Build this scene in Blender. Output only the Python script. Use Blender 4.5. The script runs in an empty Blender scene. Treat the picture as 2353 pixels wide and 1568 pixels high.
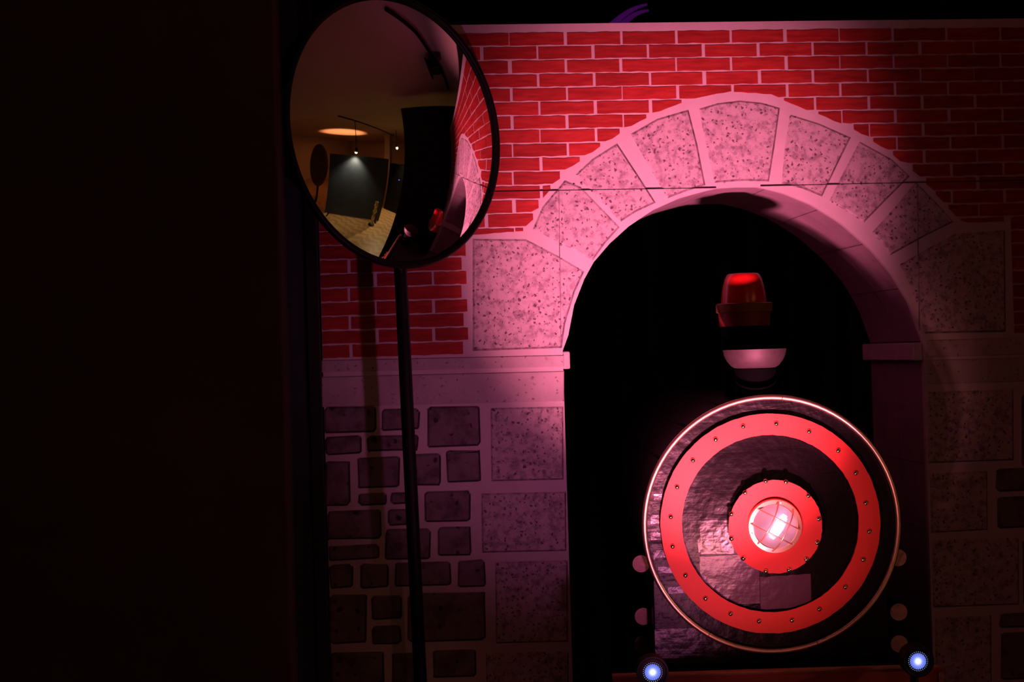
import bpy, bmesh, math, random
from mathutils import Vector, Matrix
random.seed(7)
scene = bpy.context.scene
col = scene.collection
PI = math.pi

# ------------------------------------------------------------------ camera
FPX = 2353 * 50 / 36.0
YAW, PIT, ROL = math.radians(4.6), math.radians(0.5), math.radians(1.72)
C = Vector((0, -4.386, 1.5))
R0 = Vector((math.cos(YAW), -math.sin(YAW), 0))
F = Vector((math.sin(YAW) * math.cos(PIT), math.cos(YAW) * math.cos(PIT), math.sin(PIT)))
U0 = R0.cross(F)
Rv = R0 * math.cos(ROL) - U0 * math.sin(ROL)
Uv = R0 * math.sin(ROL) + U0 * math.cos(ROL)
cam = bpy.data.cameras.new('camera'); camo = bpy.data.objects.new('camera', cam); col.objects.link(camo)
cam.lens = 50; cam.sensor_width = 36; cam.clip_start = 0.05
camo.matrix_world = Matrix(((Rv.x, Uv.x, -F.x, C.x), (Rv.y, Uv.y, -F.y, C.y), (Rv.z, Uv.z, -F.z, C.z), (0, 0, 0, 1)))
cam.dof.use_dof = True; cam.dof.focus_distance = 4.0; cam.dof.aperture_fstop = 2.8
scene.camera = camo

# ------------------------------------------------------------------ world, exposure, stage light
w = bpy.data.worlds.new('world'); scene.world = w; w.use_nodes = True
w.node_tree.nodes['Background'].inputs[0].default_value = (0.6, 0.5, 0.8, 1)
w.node_tree.nodes['Background'].inputs[1].default_value = 0.0004
vs = scene.view_settings
vs.view_transform = 'Standard'; vs.look = 'None'; vs.gamma = 1; vs.use_curve_mapping = False; vs.exposure = 0

def spot(name, loc, aim, colr, watt, deg, blend, rad):
    l = bpy.data.lights.new(name, 'SPOT'); l.energy = watt; l.color = colr
    l.spot_size = math.radians(deg); l.spot_blend = blend; l.shadow_soft_size = rad
    o = bpy.data.objects.new(name, l); col.objects.link(o); o.location = loc
    o.rotation_euler = (Vector(aim) - Vector(loc)).to_track_quat('-Z', 'Y').to_euler()
    return o
LAMP = Vector((0.74, -1.75, 0.60))
AIM = Vector((0.86, 0, 1.78))
spot('pink_beam', LAMP, AIM, (1.0, 0.22, 0.36), 520, 39.5, 1.0, 0.035)
spot('pink_halo', LAMP, (0.55, 0, 1.74), (1.0, 0.21, 0.56), 27, 66, 1.0, 0.035)
LAMP2 = Vector((0.32, -2.05, 0.42)); AIM2 = Vector((0.98, -.55, 1.02))
spot('loco_beam', LAMP2, AIM2, (1.0, 0.26, 0.29), 78, 26, 0.9, 0.04)
LAMP3 = Vector((1.6, -6.4, 2.55)); AIM3 = Vector((0.9, 0, 0.9))
spot('red_fill', LAMP3, AIM3, (1.0, 0.26, 0.27), 22, 70, 0.8, 0.06)  # added fill to lift the dim lower wall, source unseen

# ------------------------------------------------------------------ helpers
def ray(x, y): return F + Rv * ((x - 1176.5) / FPX) - Uv * ((y - 784) / FPX)
def at(x, y, d): return C + ray(x, y) * d
def on(x, y, Y=0.0):
    r = ray(x, y); return C + r * ((Y - C.y) / r.y)
def uv(x, y, Y=0.0):
    p = on(x, y, Y); return (p.x, p.z)

def tag(o, label=None, cat=None, group=None, kind=None):
    if label: o['label'] = label
    if cat: o['category'] = cat
    if group: o['group'] = group
    if kind: o['kind'] = kind
    return o
def link(name, me, mats, parent=None, loc=(0, 0, 0), smooth=False):
    o = bpy.data.objects.new(name, me); col.objects.link(o); o.location = loc
    if not isinstance(mats, (list, tuple)): mats = [mats]
    if not me.materials:
        for m in mats: me.materials.append(m)
    if parent: o.parent = parent
    if smooth:
        for p in me.polygons: p.use_smooth = True
    return o
def mesh(vs_, fs, mi=None):
    me = bpy.data.meshes.new('mesh'); me.from_pydata([tuple(v) for v in vs_], [], fs)
    if mi:
        for p, k in zip(me.polygons, mi): p.material_index = k
    bm = bmesh.new(); bm.from_mesh(me); bmesh.ops.recalc_face_normals(bm, faces=bm.faces); bm.to_mesh(me); bm.free()
    return me
def empty(name, loc, rz=0):
    o = bpy.data.objects.new(name, None); col.objects.link(o); o.location = loc; o.rotation_euler = (0, 0, rz)
    o.empty_display_size = 0.1
    return o
def box_me(sx, sy, sz, bev=0.0):
    bm = bmesh.new(); bmesh.ops.create_cube(bm, size=1)
    for v in bm.verts: v.co = Vector((v.co.x * sx, v.co.y * sy, v.co.z * sz))
    if bev: bmesh.ops.bevel(bm, geom=bm.edges[:], offset=bev, segments=1, affect='EDGES')
    me = bpy.data.meshes.new('mesh'); bm.to_mesh(me); bm.free(); return me
def box(name, lo, hi, m, parent=None, bev=0.0):
    lo, hi = Vector(lo), Vector(hi); s = hi - lo
    return link(name, box_me(s.x, s.y, s.z, bev), m, parent, (lo + hi) / 2)
def lathe_me(prof, n=48, axis='z', close=False):
    """prof: list of (r, h)."""
    v, f = [], []
    for r, h in prof:
        for i in range(n):
            a = 2 * PI * i / n
            c, s = r * math.cos(a), r * math.sin(a)
            v.append((c, s, h) if axis == 'z' else (c, h, s))
    m_ = len(prof)
    for j in range(m_ - 1 + (1 if close else 0)):
        for i in range(n):
            a, b = j * n + i, j * n + (i + 1) % n
            k = ((j + 1) % m_) * n
            f.append((a, b, k + (i + 1) % n, k + i))
    if not close:
        if prof[0][0] > 1e-5: f.append(tuple(range(n)))
        if prof[-1][0] > 1e-5: f.append(tuple((m_ - 1) * n + i for i in range(n)))
    me = mesh(v, f)
    bm = bmesh.new(); bm.from_mesh(me); bmesh.ops.remove_doubles(bm, verts=bm.verts, dist=1e-6)
    bmesh.ops.recalc_face_normals(bm, faces=bm.faces); bm.to_mesh(me); bm.free()
    return me
def auto_smooth(o, deg=35):
    me = o.data
    for p in me.polygons: p.use_smooth = True
    bm = bmesh.new(); bm.from_mesh(me)
    for e in bm.edges:
        if len(e.link_faces) == 2 and e.calc_face_angle(0) > math.radians(deg): e.smooth = False
    bm.to_mesh(me); bm.free()
    return o
def tube_me(pts, r, n=10, caps=True):
    pts = [Vector(p) for p in pts]; v, f = [], []
    up = None
    for i, p in enumerate(pts):
        t = (pts[min(i + 1, len(pts) - 1)] - pts[max(i - 1, 0)]).normalized()
        if up is None:
            up = t.orthogonal().normalized()
        up = (up - t * up.dot(t)).normalized(); b = t.cross(up)
        rr = r[i] if isinstance(r, (list, tuple)) else r
        for k in range(n):
            a = 2 * PI * k / n
            v.append(p + up * (rr * math.cos(a)) + b * (rr * math.sin(a)))
    for i in range(len(pts) - 1):
        for k in range(n):
            a, b2 = i * n + k, i * n + (k + 1) % n
            f.append((a, b2, b2 + n, a + n))
    if caps:
        f.append(tuple(range(n))); f.append(tuple((len(pts) - 1) * n + k for k in range(n)))
    return mesh(v, f)
def tube(name, pts, r, m, parent=None, n=10):
    c = Vector(pts[0])
    return auto_smooth(link(name, tube_me([Vector(p) - c for p in pts], r, n), m, parent, c))

# ------------------------------------------------------------------ materials
def newmat(name):
    m = bpy.data.materials.new(name); m.use_nodes = True
    return m, m.node_tree, m.node_tree.nodes['Principled BSDF']
def N(t, kind, **kw):
    n = t.nodes.new(kind)
    for k, v in kw.items():
        if k in n.inputs: n.inputs[k].default_value = v
        else: setattr(n, k, v)
    return n
def ramp(t, stops):
    r = t.nodes.new('ShaderNodeValToRGB'); e = r.color_ramp.elements
    while len(e) < len(stops): e.new(0.5)
    for el, (p, c) in zip(e, stops): el.position = p; el.color = (*c, 1)
    return r
def plain(name, c, rough=0.6, metal=0.0, nscale=0, namt=0.2, bump=0, stretch=(1, 1, 1), spec=0.5, coat=0):
    m, t, b = newmat(name)
    b.inputs['Roughness'].default_value = rough; b.inputs['Metallic'].default_value = metal
    b.inputs['Specular IOR Level'].default_value = spec; b.inputs['Coat Weight'].default_value = coat
    b.inputs['Base Color'].default_value = (*c, 1)
    if nscale:
        g = N(t, 'ShaderNodeNewGeometry'); mp = N(t, 'ShaderNodeMapping'); mp.inputs['Scale'].default_value = stretch
        t.links.new(g.outputs['Position'], mp.inputs['Vector'])
        n = N(t, 'ShaderNodeTexNoise', Scale=nscale, Detail=6.0, Roughness=0.6)
        t.links.new(mp.outputs[0], n.inputs['Vector'])
        lo = tuple(x * (1 - namt) for x in c); hi = tuple(min(1, x * (1 + namt)) for x in c)
        r = ramp(t, [(0.3, lo), (0.7, hi)]); t.links.new(n.outputs['Fac'], r.inputs[0]); t.links.new(r.outputs[0], b.inputs['Base Color'])
        if bump:
            bp = N(t, 'ShaderNodeBump', Strength=bump, Distance=0.01); t.links.new(n.outputs['Fac'], bp.inputs['Height']); t.links.new(bp.outputs[0], b.inputs['Normal'])
    return m
def emit(name, c, s):
    m, t, b = newmat(name)
    b.inputs['Base Color'].default_value = (0, 0, 0, 1); b.inputs['Specular IOR Level'].default_value = .1; b.inputs['Emission Color'].default_value = (*c, 1); b.inputs['Emission Strength'].default_value = s
    return m

def brick_mat():
    m, t, b = newmat('painted_red_brick')
    b.inputs['Roughness'].default_value = 0.62; b.inputs['Specular IOR Level'].default_value = 0.25
    g = N(t, 'ShaderNodeNewGeometry'); mp = N(t, 'ShaderNodeMapping'); mp.inputs['Scale'].default_value = (5, 1, 38)
    oi = N(t, 'ShaderNodeObjectInfo')
    t.links.new(g.outputs['Position'], mp.inputs['Vector'])
    n = N(t, 'ShaderNodeTexNoise', Scale=2.2, Detail=5.0, Roughness=0.65, noise_dimensions='4D')
    t.links.new(mp.outputs[0], n.inputs['Vector'])
    mu = N(t, 'ShaderNodeMath', operation='MULTIPLY'); mu.inputs[1].default_value = 40; t.links.new(oi.outputs['Random'], mu.inputs[0]); t.links.new(mu.outputs[0], n.inputs['W'])
    r = ramp(t, [(0.22, (0.20, 0.013, 0.012)), (0.5, (0.37, 0.026, 0.024)), (0.8, (0.52, 0.06, 0.045))])
    t.links.new(n.outputs['Fac'], r.inputs[0])
    hs = N(t, 'ShaderNodeHueSaturation'); mr = N(t, 'ShaderNodeMapRange'); mr.inputs['To Min'].default_value = 0.82; mr.inputs['To Max'].default_value = 1.15
    t.links.new(oi.outputs['Random'], mr.inputs['Value']); t.links.new(mr.outputs[0], hs.inputs['Value']); t.links.new(r.outputs[0], hs.inputs['Color'])
    t.links.new(hs.outputs[0], b.inputs['Base Color'])
    return m
def stone_mat(name, base, dark, spot_c, spotscale=55, spotsize=0.2, cloud=22):
    m, t, b = newmat(name)
    b.inputs['Roughness'].default_value = 0.75; b.inputs['Specular IOR Level'].default_value = 0.2
    g = N(t, 'ShaderNodeNewGeometry')
    dn = N(t, 'ShaderNodeTexNoise', Scale=60.0, Detail=2.0)
    t.links.new(g.outputs['Position'], dn.inputs['Vector'])
    add = N(t, 'ShaderNodeVectorMath', operation='MULTIPLY_ADD'); add.inputs[1].default_value = (0.02, 0.02, 0.02)
    t.links.new(dn.outputs['Color'], add.inputs[0]); t.links.new(g.outputs['Position'], add.inputs[2])
    n = N(t, 'ShaderNodeTexNoise', Scale=float(cloud), Detail=5.0, Roughness=0.65); t.links.new(add.outputs[0], n.inputs['Vector'])
    r = ramp(t, [(0.36, dark), (0.52, base), (0.7, tuple(min(1, x * 1.12) for x in base))]); t.links.new(n.outputs['Fac'], r.inputs[0])
    cur = r.outputs[0]
    sx = N(t, 'ShaderNodeSeparateXYZ'); t.links.new(add.outputs[0], sx.inputs[0]); cx = N(t, 'ShaderNodeCombineXYZ')
    t.links.new(sx.outputs[0], cx.inputs[0]); t.links.new(sx.outputs[2], cx.inputs[1])
    for sc, sz, fac in ((spotscale, spotsize, 1.0), (spotscale * 0.55, spotsize * 0.95, 0.45)):
        v = N(t, 'ShaderNodeTexVoronoi', Scale=float(sc), Randomness=1.0, voronoi_dimensions='2D'); t.links.new(cx.outputs[0], v.inputs['Vector'])
        # each pit has its own size, some cells have none
        sp = N(t, 'ShaderNodeSeparateColor'); t.links.new(v.outputs['Color'], sp.inputs[0])
        mm = N(t, 'ShaderNodeMath', operation='MULTIPLY'); mm.inputs[1].default_value = sz * 1.7; t.links.new(sp.outputs[0], mm.inputs[0])
        ls = N(t, 'ShaderNodeMath', operation='SUBTRACT'); t.links.new(mm.outputs[0], ls.inputs[0]); t.links.new(v.outputs['Distance'], ls.inputs[1])
        sm = N(t, 'ShaderNodeMapRange'); sm.inputs['From Min'].default_value = 0.0; sm.inputs['From Max'].default_value = 0.06
        sm.inputs['To Max'].default_value = fac
        t.links.new(ls.outputs[0], sm.inputs['Value'])
        mx = N(t, 'ShaderNodeMix', data_type='RGBA'); t.links.new(sm.outputs[0], mx.inputs['Factor']); t.links.new(cur, mx.inputs['A']); mx.inputs['B'].default_value = (*spot_c, 1)
        cur = mx.outputs['Result']
    t.links.new(cur, b.inputs['Base Color'])
    return m
def tape_mat(name, c, rough, spec):
    m, t, b = newmat(name)
    b.inputs['Base Color'].default_value = (*c, 1); b.inputs['Roughness'].default_value = rough; b.inputs['Specular IOR Level'].default_value = spec
    g = N(t, 'ShaderNodeNewGeometry'); oi = N(t, 'ShaderNodeObjectInfo')
    mp = N(t, 'ShaderNodeMapping'); mp.inputs['Scale'].default_value = (2, 2, 34); t.links.new(g.outputs['Position'], mp.inputs['Vector'])
    n1 = N(t, 'ShaderNodeTexNoise', Scale=2.5, Detail=4.0); t.links.new(mp.outputs[0], n1.inputs['Vector'])
    n2 = N(t, 'ShaderNodeTexNoise', Scale=24.0, Detail=3.0); t.links.new(g.outputs['Position'], n2.inputs['Vector'])
    b1 = N(t, 'ShaderNodeBump', Strength=0.22, Distance=0.003); t.links.new(n1.outputs['Fac'], b1.inputs['Height'])
    b2 = N(t, 'ShaderNodeBump', Strength=0.3, Distance=0.012); t.links.new(n2.outputs['Fac'], b2.inputs['Height']); t.links.new(b1.outputs[0], b2.inputs['Normal'])
    t.links.new(b2.outputs[0], b.inputs['Normal'])
    return m
def pole_mat():
    m, t, b = newmat('chipped_black_paint')
    b.inputs['Roughness'].default_value = 0.55; b.inputs['Specular IOR Level'].default_value = .2
    g = N(t, 'ShaderNodeNewGeometry'); mp = N(t, 'ShaderNodeMapping'); mp.inputs['Scale'].default_value = (60, 60, 22); t.links.new(g.outputs['Position'], mp.inputs['Vector'])
    n = N(t, 'ShaderNodeTexNoise', Scale=1.0, Detail=4.0, Roughness=0.7); t.links.new(mp.outputs[0], n.inputs['Vector'])
    r = ramp(t, [(0.70, (0.005, 0.005, 0.005)), (0.72, (0.5, 0.45, 0.45))]); t.links.new(n.outputs['Fac'], r.inputs[0]); t.links.new(r.outputs[0], b.inputs['Base Color'])
    return m
def wood_floor_mat():
    m, t, b = newmat('pale_wood_floor'); b.inputs['Roughness'].default_value = 0.45
    g = N(t, 'ShaderNodeNewGeometry'); mp = N(t, 'ShaderNodeMapping'); mp.inputs['Scale'].default_value = (1, 4, 1); t.links.new(g.outputs['Position'], mp.inputs['Vector'])
    wv = N(t, 'ShaderNodeTexWave', Scale=1.2, Distortion=7.0, Detail=3.0); t.links.new(mp.outputs[0], wv.inputs['Vector'])
    r = ramp(t, [(0.2, (0.42, 0.26, 0.12)), (0.8, (0.58, 0.38, 0.19))]); t.links.new(wv.outputs['Fac'], r.inputs[0]); t.links.new(r.outputs[0], b.inputs['Base Color'])
    return m

M = {}
M['mortar'] = plain('pale_painted_board', (0.60, 0.52, 0.56), 0.7, 0, 14, 0.06, spec=0.2)
M['brick'] = brick_mat()
M['stone'] = stone_mat('speckled_stone_paint', (0.52, 0.44, 0.48), (0.30, 0.235, 0.29), (0.13, 0.085, 0.11), 64, 0.16, 44)
M['rubble'] = stone_mat('dark_rubble_paint', (0.20, 0.16, 0.18), (0.10, 0.075, 0.085), (0.05, 0.035, 0.04), 16, 0.10, 13)
M['band'] = stone_mat('pale_band_paint', (0.50, 0.43, 0.46), (0.45, 0.385, 0.415), (0.25, 0.19, 0.22), 42, 0.10, 10)
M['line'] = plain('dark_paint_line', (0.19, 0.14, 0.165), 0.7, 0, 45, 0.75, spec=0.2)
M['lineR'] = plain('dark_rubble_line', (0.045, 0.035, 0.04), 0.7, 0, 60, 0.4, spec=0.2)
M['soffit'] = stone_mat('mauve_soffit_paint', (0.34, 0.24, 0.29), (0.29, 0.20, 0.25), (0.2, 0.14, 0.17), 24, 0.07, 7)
M['ledge'] = plain('ledge_paint', (0.58, 0.48, 0.52), 0.7, 0, 20, 0.1, spec=0.2)
M['black'] = plain('black_paint', (0.008, 0.007, 0.009), 0.7, 0, 6, 0.4, spec=0.3)
M['blackwarm'] = plain('black_flat_paint', (0.05, 0.036, 0.04), 0.8, 0, 3, 0.3, spec=0.2)
M['navy'] = plain('dark_navy_paint', (0.03, 0.03, 0.055), 0.8, 0, 3, 0.3, spec=0.2)
M['drape'] = plain('black_drape', (0.010, 0.008, 0.014), 0.9, 0, 5, 0.4, spec=0.1)
M['tape'] = tape_mat('black_duct_tape', (0.004, 0.002, 0.0035), 0.36, .28)
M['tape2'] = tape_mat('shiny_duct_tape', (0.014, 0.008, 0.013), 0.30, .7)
M['tape3'] = tape_mat('highlight_duct_tape', (0.10, 0.045, 0.085), 0.34, .6)  # specular patch on the lower tape, painted in as a paler base colour
M['boiler'] = plain('satin_black_boiler', (0.010, 0.008, 0.010), 0.5, 0, 12, 0.3)
M['red'] = plain('red_card', (0.72, 0.045, 0.035), 0.55, 0, 5, 0.05, spec=0.35)
M['beam'] = plain('red_beam_paint', (0.30, 0.035, 0.03), 0.55, 0, 9, 0.15, spec=0.3)
M['beamtrim'] = plain('bare_wood_trim', (0.34, 0.12, 0.09), 0.6, 0, 30, 0.2, spec=0.3, stretch=(1, 1, 6))
M['copper'] = plain('copper_tube', (0.92, 0.62, 0.44), 0.38, 1.0, 40, 0.06)
M['brass'] = plain('polished_brass', (0.95, 0.66, 0.42), 0.32, .75)
M['steel'] = plain('steel_rivet', (0.8, 0.74, 0.62), 0.16, 1.0)
M['silver'] = plain('silver_paint', (0.045, 0.030, 0.034), 0.6, 0.2, 60, 0.15)
M['chimney'] = plain('chimney_black', (0.0015, 0.0015, 0.002), 0.85, spec=0.03)
M['wood'] = plain('sawn_wood_end', (0.66, 0.38, 0.35), 0.7, 0, 26, 0.22, 0.3, stretch=(1, 1, 3))
M['rubber'] = plain('black_rubber', (0.004, 0.004, 0.004), 0.45, spec=.2)
M['pole'] = pole_mat()
M['mirror'] = plain('mirror_glass', (0.78, 0.77, 0.74), 0.02, 1.0)
M['beacon'] = plain('red_translucent_plastic', (0.62, 0.012, 0.012), 0.28, coat=0.4)
M['collar'] = plain('amber_brown_plastic', (0.22, 0.085, 0.03), 0.5)
M['beaconbase'] = plain('dark_red_plastic', (0.20, 0.015, 0.012), 0.5)
M['fixture'] = plain('fixture_black', (0.004, 0.004, 0.0045), 0.5, spec=.25)
M['ceiling'] = plain('off_white_ceiling', (0.62, 0.55, 0.48), 0.9, 0, 2, 0.05)
M['roomwall'] = plain('cream_wall', (0.66, 0.58, 0.44), 0.85, 0, 2, 0.05)
M['floor'] = wood_floor_mat()
M['stagefloor'] = plain('black_stage_floor', (0.012, 0.011, 0.012), 0.7, 0, 8, 0.3)
M['bluepanel'] = plain('blue_grey_panel', (0.045, 0.072, 0.13), 0.6, 0, 3, 0.2)
M['gold'] = plain('gold_foil', (0.75, 0.55, 0.22), 0.4, 0.6, 12, 0.3)
M['brown'] = plain('brown_padding', (0.10, 0.05, 0.035), 0.8, 0, 8, 0.2)

# ------------------------------------------------------------------ the painted station flat
uL = on(735, 600).x; uR = 2.14
vTop = on(1240, 55).z
inner_px = [(1301, 806), (1306, 770), (1319, 702), (1343, 641), (1364, 603), (1400, 561), (1444, 521), (1500, 483), (1560, 456), (1602, 444),
            (1645, 433), (1695, 430), (1745, 430), (1800, 444), (1862, 469), (1930, 511), (2000, 572), (2050, 631), (2088, 695), (2108, 750), (2116, 785)]
inner = [uv(*p) for p in inner_px]
jl = (on(1301, 1000).x + on(1306, 1300).x) / 2; jr = (on(2125, 900).x + on(2136, 1300).x) / 2
path = [(jl, 0.0), (jl, inner[0][1])] + inner[1:-1] + [(jr, inner[-1][1]), (jr, 0.0)]
vv, ff = [], []
def fq(a, b, c, d):
    k = len(vv); vv.extend([(a[0], 0, a[1]), (b[0], 0, b[1]), (c[0], 0, c[1]), (d[0], 0, d[1])]); ff.append((k, k + 1, k + 2, k + 3))
fq((uL, 0), (jl, 0), (jl, vTop), (uL, vTop)); fq((jr, 0), (uR, 0), (uR, vTop), (jr, vTop))
arch = path[1:-1]
for a, b in zip(arch[:-1], arch[1:]): fq(a, b, (b[0], vTop), (a[0], vTop))
wall = link('wall_back', mesh(vv, ff), M['mortar'])
for p in wall.data.polygons:
    pass
bm = bmesh.new(); bm.from_mesh(wall.data); bmesh.ops.remove_doubles(bm, verts=bm.verts, dist=1e-4)
for f_ in bm.faces:
    if f_.normal.y > 0: f_.normal_flip()
ret = bmesh.ops.extrude_face_region(bm, geom=bm.faces[:])
for g in ret['geom']:
    if isinstance(g, bmesh.types.BMVert): g.co.y += 0.018
bmesh.ops.recalc_face_normals(bm, faces=bm.faces)
bm.to_mesh(wall.data); bm.free()
tag(wall, 'painted stage flat of red brick around a pale stone tunnel arch', kind='structure')

def inset_poly(pts, d):
    """pts counter-clockwise in (u,v)"""
    n = len(pts); out = []
    for i in range(n):
        a, b, c = Vector(pts[i - 1]), Vector(pts[i]), Vector(pts[(i + 1) % n])
        e1 = (b - a).normalized(); e2 = (c - b).normalized()
        n1 = Vector((-e1.y, e1.x)); n2 = Vector((-e2.y, e2.x))
        bis = n1 + n2
        k = max(0.35, bis.length_squared / 2)
        out.append(tuple(b + bis * (d / k)))
    return out
def ccw(pts):
    a = sum(pts[i - 1][0] * pts[i][1] - pts[i][0] * pts[i - 1][1] for i in range(len(pts)))
    return pts if a > 0 else pts[::-1]
def slab(name, pts, h, mats, bev=0.0, parent=wall, Y=0.0):
    """thin raised piece on the flat, facing -y. mats: [face, dark paint of right and lower edges]"""
    pts = ccw(pts); n = len(pts)
    cu = sum(p[0] for p in pts) / n; cv = sum(p[1] for p in pts) / n
    q = inset_poly(pts, bev) if bev else pts
    v = [(p[0] - cu, 0, p[1] - cv) for p in pts] + [(p[0] - cu, -h, p[1] - cv) for p in q]
    f, mi = [tuple(range(n, 2 * n))], [0]
    for i in range(n):
        j = (i + 1) % n
        f.append((i, j, n + j, n + i))
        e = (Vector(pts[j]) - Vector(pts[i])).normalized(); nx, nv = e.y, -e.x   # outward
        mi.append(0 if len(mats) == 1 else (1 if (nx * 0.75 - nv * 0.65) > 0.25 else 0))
    o = link(name, mesh(v, f, mi), mats, parent, (cu, Y, cv))
    return o
def rounded(x0, y0, x1, y1, r, seed):
    rnd = random.Random(seed); pts = []
    for cx, cy, a0 in ((x1 - r, y1 - r, 0), (x0 + r, y1 - r, 90), (x0 + r, y0 + r, 180), (x1 - r, y0 + r, 270)):
        for k in range(4):
            a = math.radians(a0 + 30 * k); rr = r * rnd.uniform(0.75, 1.05)
            pts.append((cx + rr * math.cos(a) + rnd.uniform(-.12, .12) * r, cy + rr * math.sin(a) + rnd.uniform(-.12, .12) * r))
    return pts

# bricks
pit = (on(2174, 70).x - on(1170, 88).x) / 8.0
v0 = on(1240, 74).z; v1 = on(900, 821).z
rowh = (v0 - v1) / 23.0
uRef0 = on(1170, 88).x
outer_px = [(1072, 546), (1213, 535), (1250, 457), (1310, 391), (1380, 341), (1440, 301), (1500, 267), (1590, 231), (1680, 215), (1770, 221), (1810, 240),
            (1900, 275), (1960, 301), (2040, 350), (2100, 400), (2150, 450), (2200, 506), (2215, 516), (2320, 514)]
outer = [uv(*p) for p in outer_px]
uA, uC = outer[0][0], outer[-1][0]
vLeft = v1; vRight = on(2335, 768).z
def B(u):
    if u < uA: return vLeft
    if u > uC: return vRight
    for a, b in zip(outer[:-1], outer[1:]):
        if a[0] <= u <= b[0]:
            return a[1] + (b[1] - a[1]) * (u - a[0]) / (b[0] - a[0])
gapu, gapv = 0.0040, 0.0030
nb = 0
for row in range(-0, 23):
    top = v0 - row * rowh - gapv; bot = v0 - (row + 1) * rowh + gapv
    if top < vRight and bot < vLeft - 0.02: continue
    base = uRef0 + (0 if row % 2 == 0 else pit / 2)
    if row > 14: base = (on(802, 610).x if row % 2 == 0 else on(863, 640).x)
    k0 = int((uL - base) / pit) - 2
    for k in range(k0, k0 + 22):
        ua = base + k * pit + gapu + random.uniform(-.003, .003); ub = base + (k + 1) * pit - gapu + random.uniform(-.003, .003)
        ua = max(ua, uL + 0.002); ub = min(ub, uR - 0.002)
        if ub - ua < 0.012: continue
        segs = [(ua, ub)]
        for cut, inside in ((uA, 1), (uC, -1)):
            lv = outer[0][1] if inside == 1 else outer[-1][1]
            if bot < lv:
                ns = []
                for a, b in segs:
                    if a < cut < b: ns += [(a, cut - 0.004), (cut + 0.004, b)]
                    elif abs(b - cut) < .004 or abs(a - cut) < .004: ns.append((a + .003, b - .003))
                    else: ns.append((a, b))
                segs = ns
        for a, b in segs:
            if b - a < 0.022: continue
            K = 7; lo = []; hi = []
            tj = random.uniform(-.0012, .0012)
            for i in range(K + 1):
                u = a + (b - a) * i / K
                bb = max(bot, B(u) + (0.006 if uA < u < uC else 0.003))
                tt = top + tj * (i / K - .5) + random.uniform(-.0014, .0014)
                if tt - bb > 0.004:
                    hi.append((u, tt)); lo.append((u, bb + random.uniform(-.0014, .0014)))
            if len(hi) < 2 or hi[-1][0] - hi[0][0] < 0.01: continue
            slab('brick', lo + hi[::-1], 0.0025, [M['brick']]); nb += 1

# voussoirs and springers
VOUS = [
 [(1086, 549), (1209, 550), (1282, 588), (1343, 624), (1321, 671), (1299, 744), (1291, 800), (1086, 807)],
 [(1224, 527), (1246, 476), (1298, 414), (1335, 430), (1424, 522), (1391, 559), (1362, 599), (1282, 556)],
 [(1322, 402), (1360, 366), (1418, 329), (1468, 405), (1507, 466), (1462, 487), (1426, 510)],
 [(1449, 308), (1510, 273), (1582, 252), (1602, 330), (1621, 426), (1576, 440), (1534, 456), (1490, 380)],
 [(1606, 250), (1650, 237), (1700, 231), (1750, 236), (1792, 248), (1780, 335), (1767, 417), (1705, 416), (1642, 420), (1622, 330)],
 [(1815, 263), (1880, 283), (1955, 316), (1921, 385), (1889, 452), (1845, 434), (1796, 421), (1803, 340)],
 [(1975, 325), (2048, 365), (2091, 405), (2038, 458), (1985, 512), (1945, 485), (1905, 463), (1940, 392)],
 [(2105, 418), (2150, 464), (2192, 510), (2120, 546), (2046, 587), (2026, 560), (2004, 534), (2055, 478)],
 [(2068, 608), (2130, 572), (2195, 537), (2309, 529), (2311, 763), (2124, 767), (2110, 705), (2090, 655)],
]
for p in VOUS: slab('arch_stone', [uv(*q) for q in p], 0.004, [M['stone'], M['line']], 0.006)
# outlines of the arch ring joints run as raised pale fillets between the stones
# quoins beside the opening
def cr(x, y, s, ox, oy): return (ox + x / s, oy + y / s)
QL = [(955, 90, 1350, 485), (905, 550, 1365, 870), (980, 920, 1374, 1360), (930, 1412, 1378, 1700)]
for a in QL:
    x0, y0 = cr(a[0], a[1], 2.347, 720, 900); x1, y1 = cr(a[2], a[3], 2.347, 720, 900)
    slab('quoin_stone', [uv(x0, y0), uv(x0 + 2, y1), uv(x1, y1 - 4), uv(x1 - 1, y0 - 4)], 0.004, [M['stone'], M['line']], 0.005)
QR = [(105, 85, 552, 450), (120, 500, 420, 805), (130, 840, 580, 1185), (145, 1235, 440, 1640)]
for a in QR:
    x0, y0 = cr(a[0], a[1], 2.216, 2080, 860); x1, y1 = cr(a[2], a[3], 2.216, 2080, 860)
    slab('quoin_stone', [uv(x0 + 3, y0 + 3), uv(x0 + 5, y1 + 2), uv(x1, y1 - 5), uv(x1 - 1, y0 - 3)], 0.004, [M['stone'], M['line']], 0.005)
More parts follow.
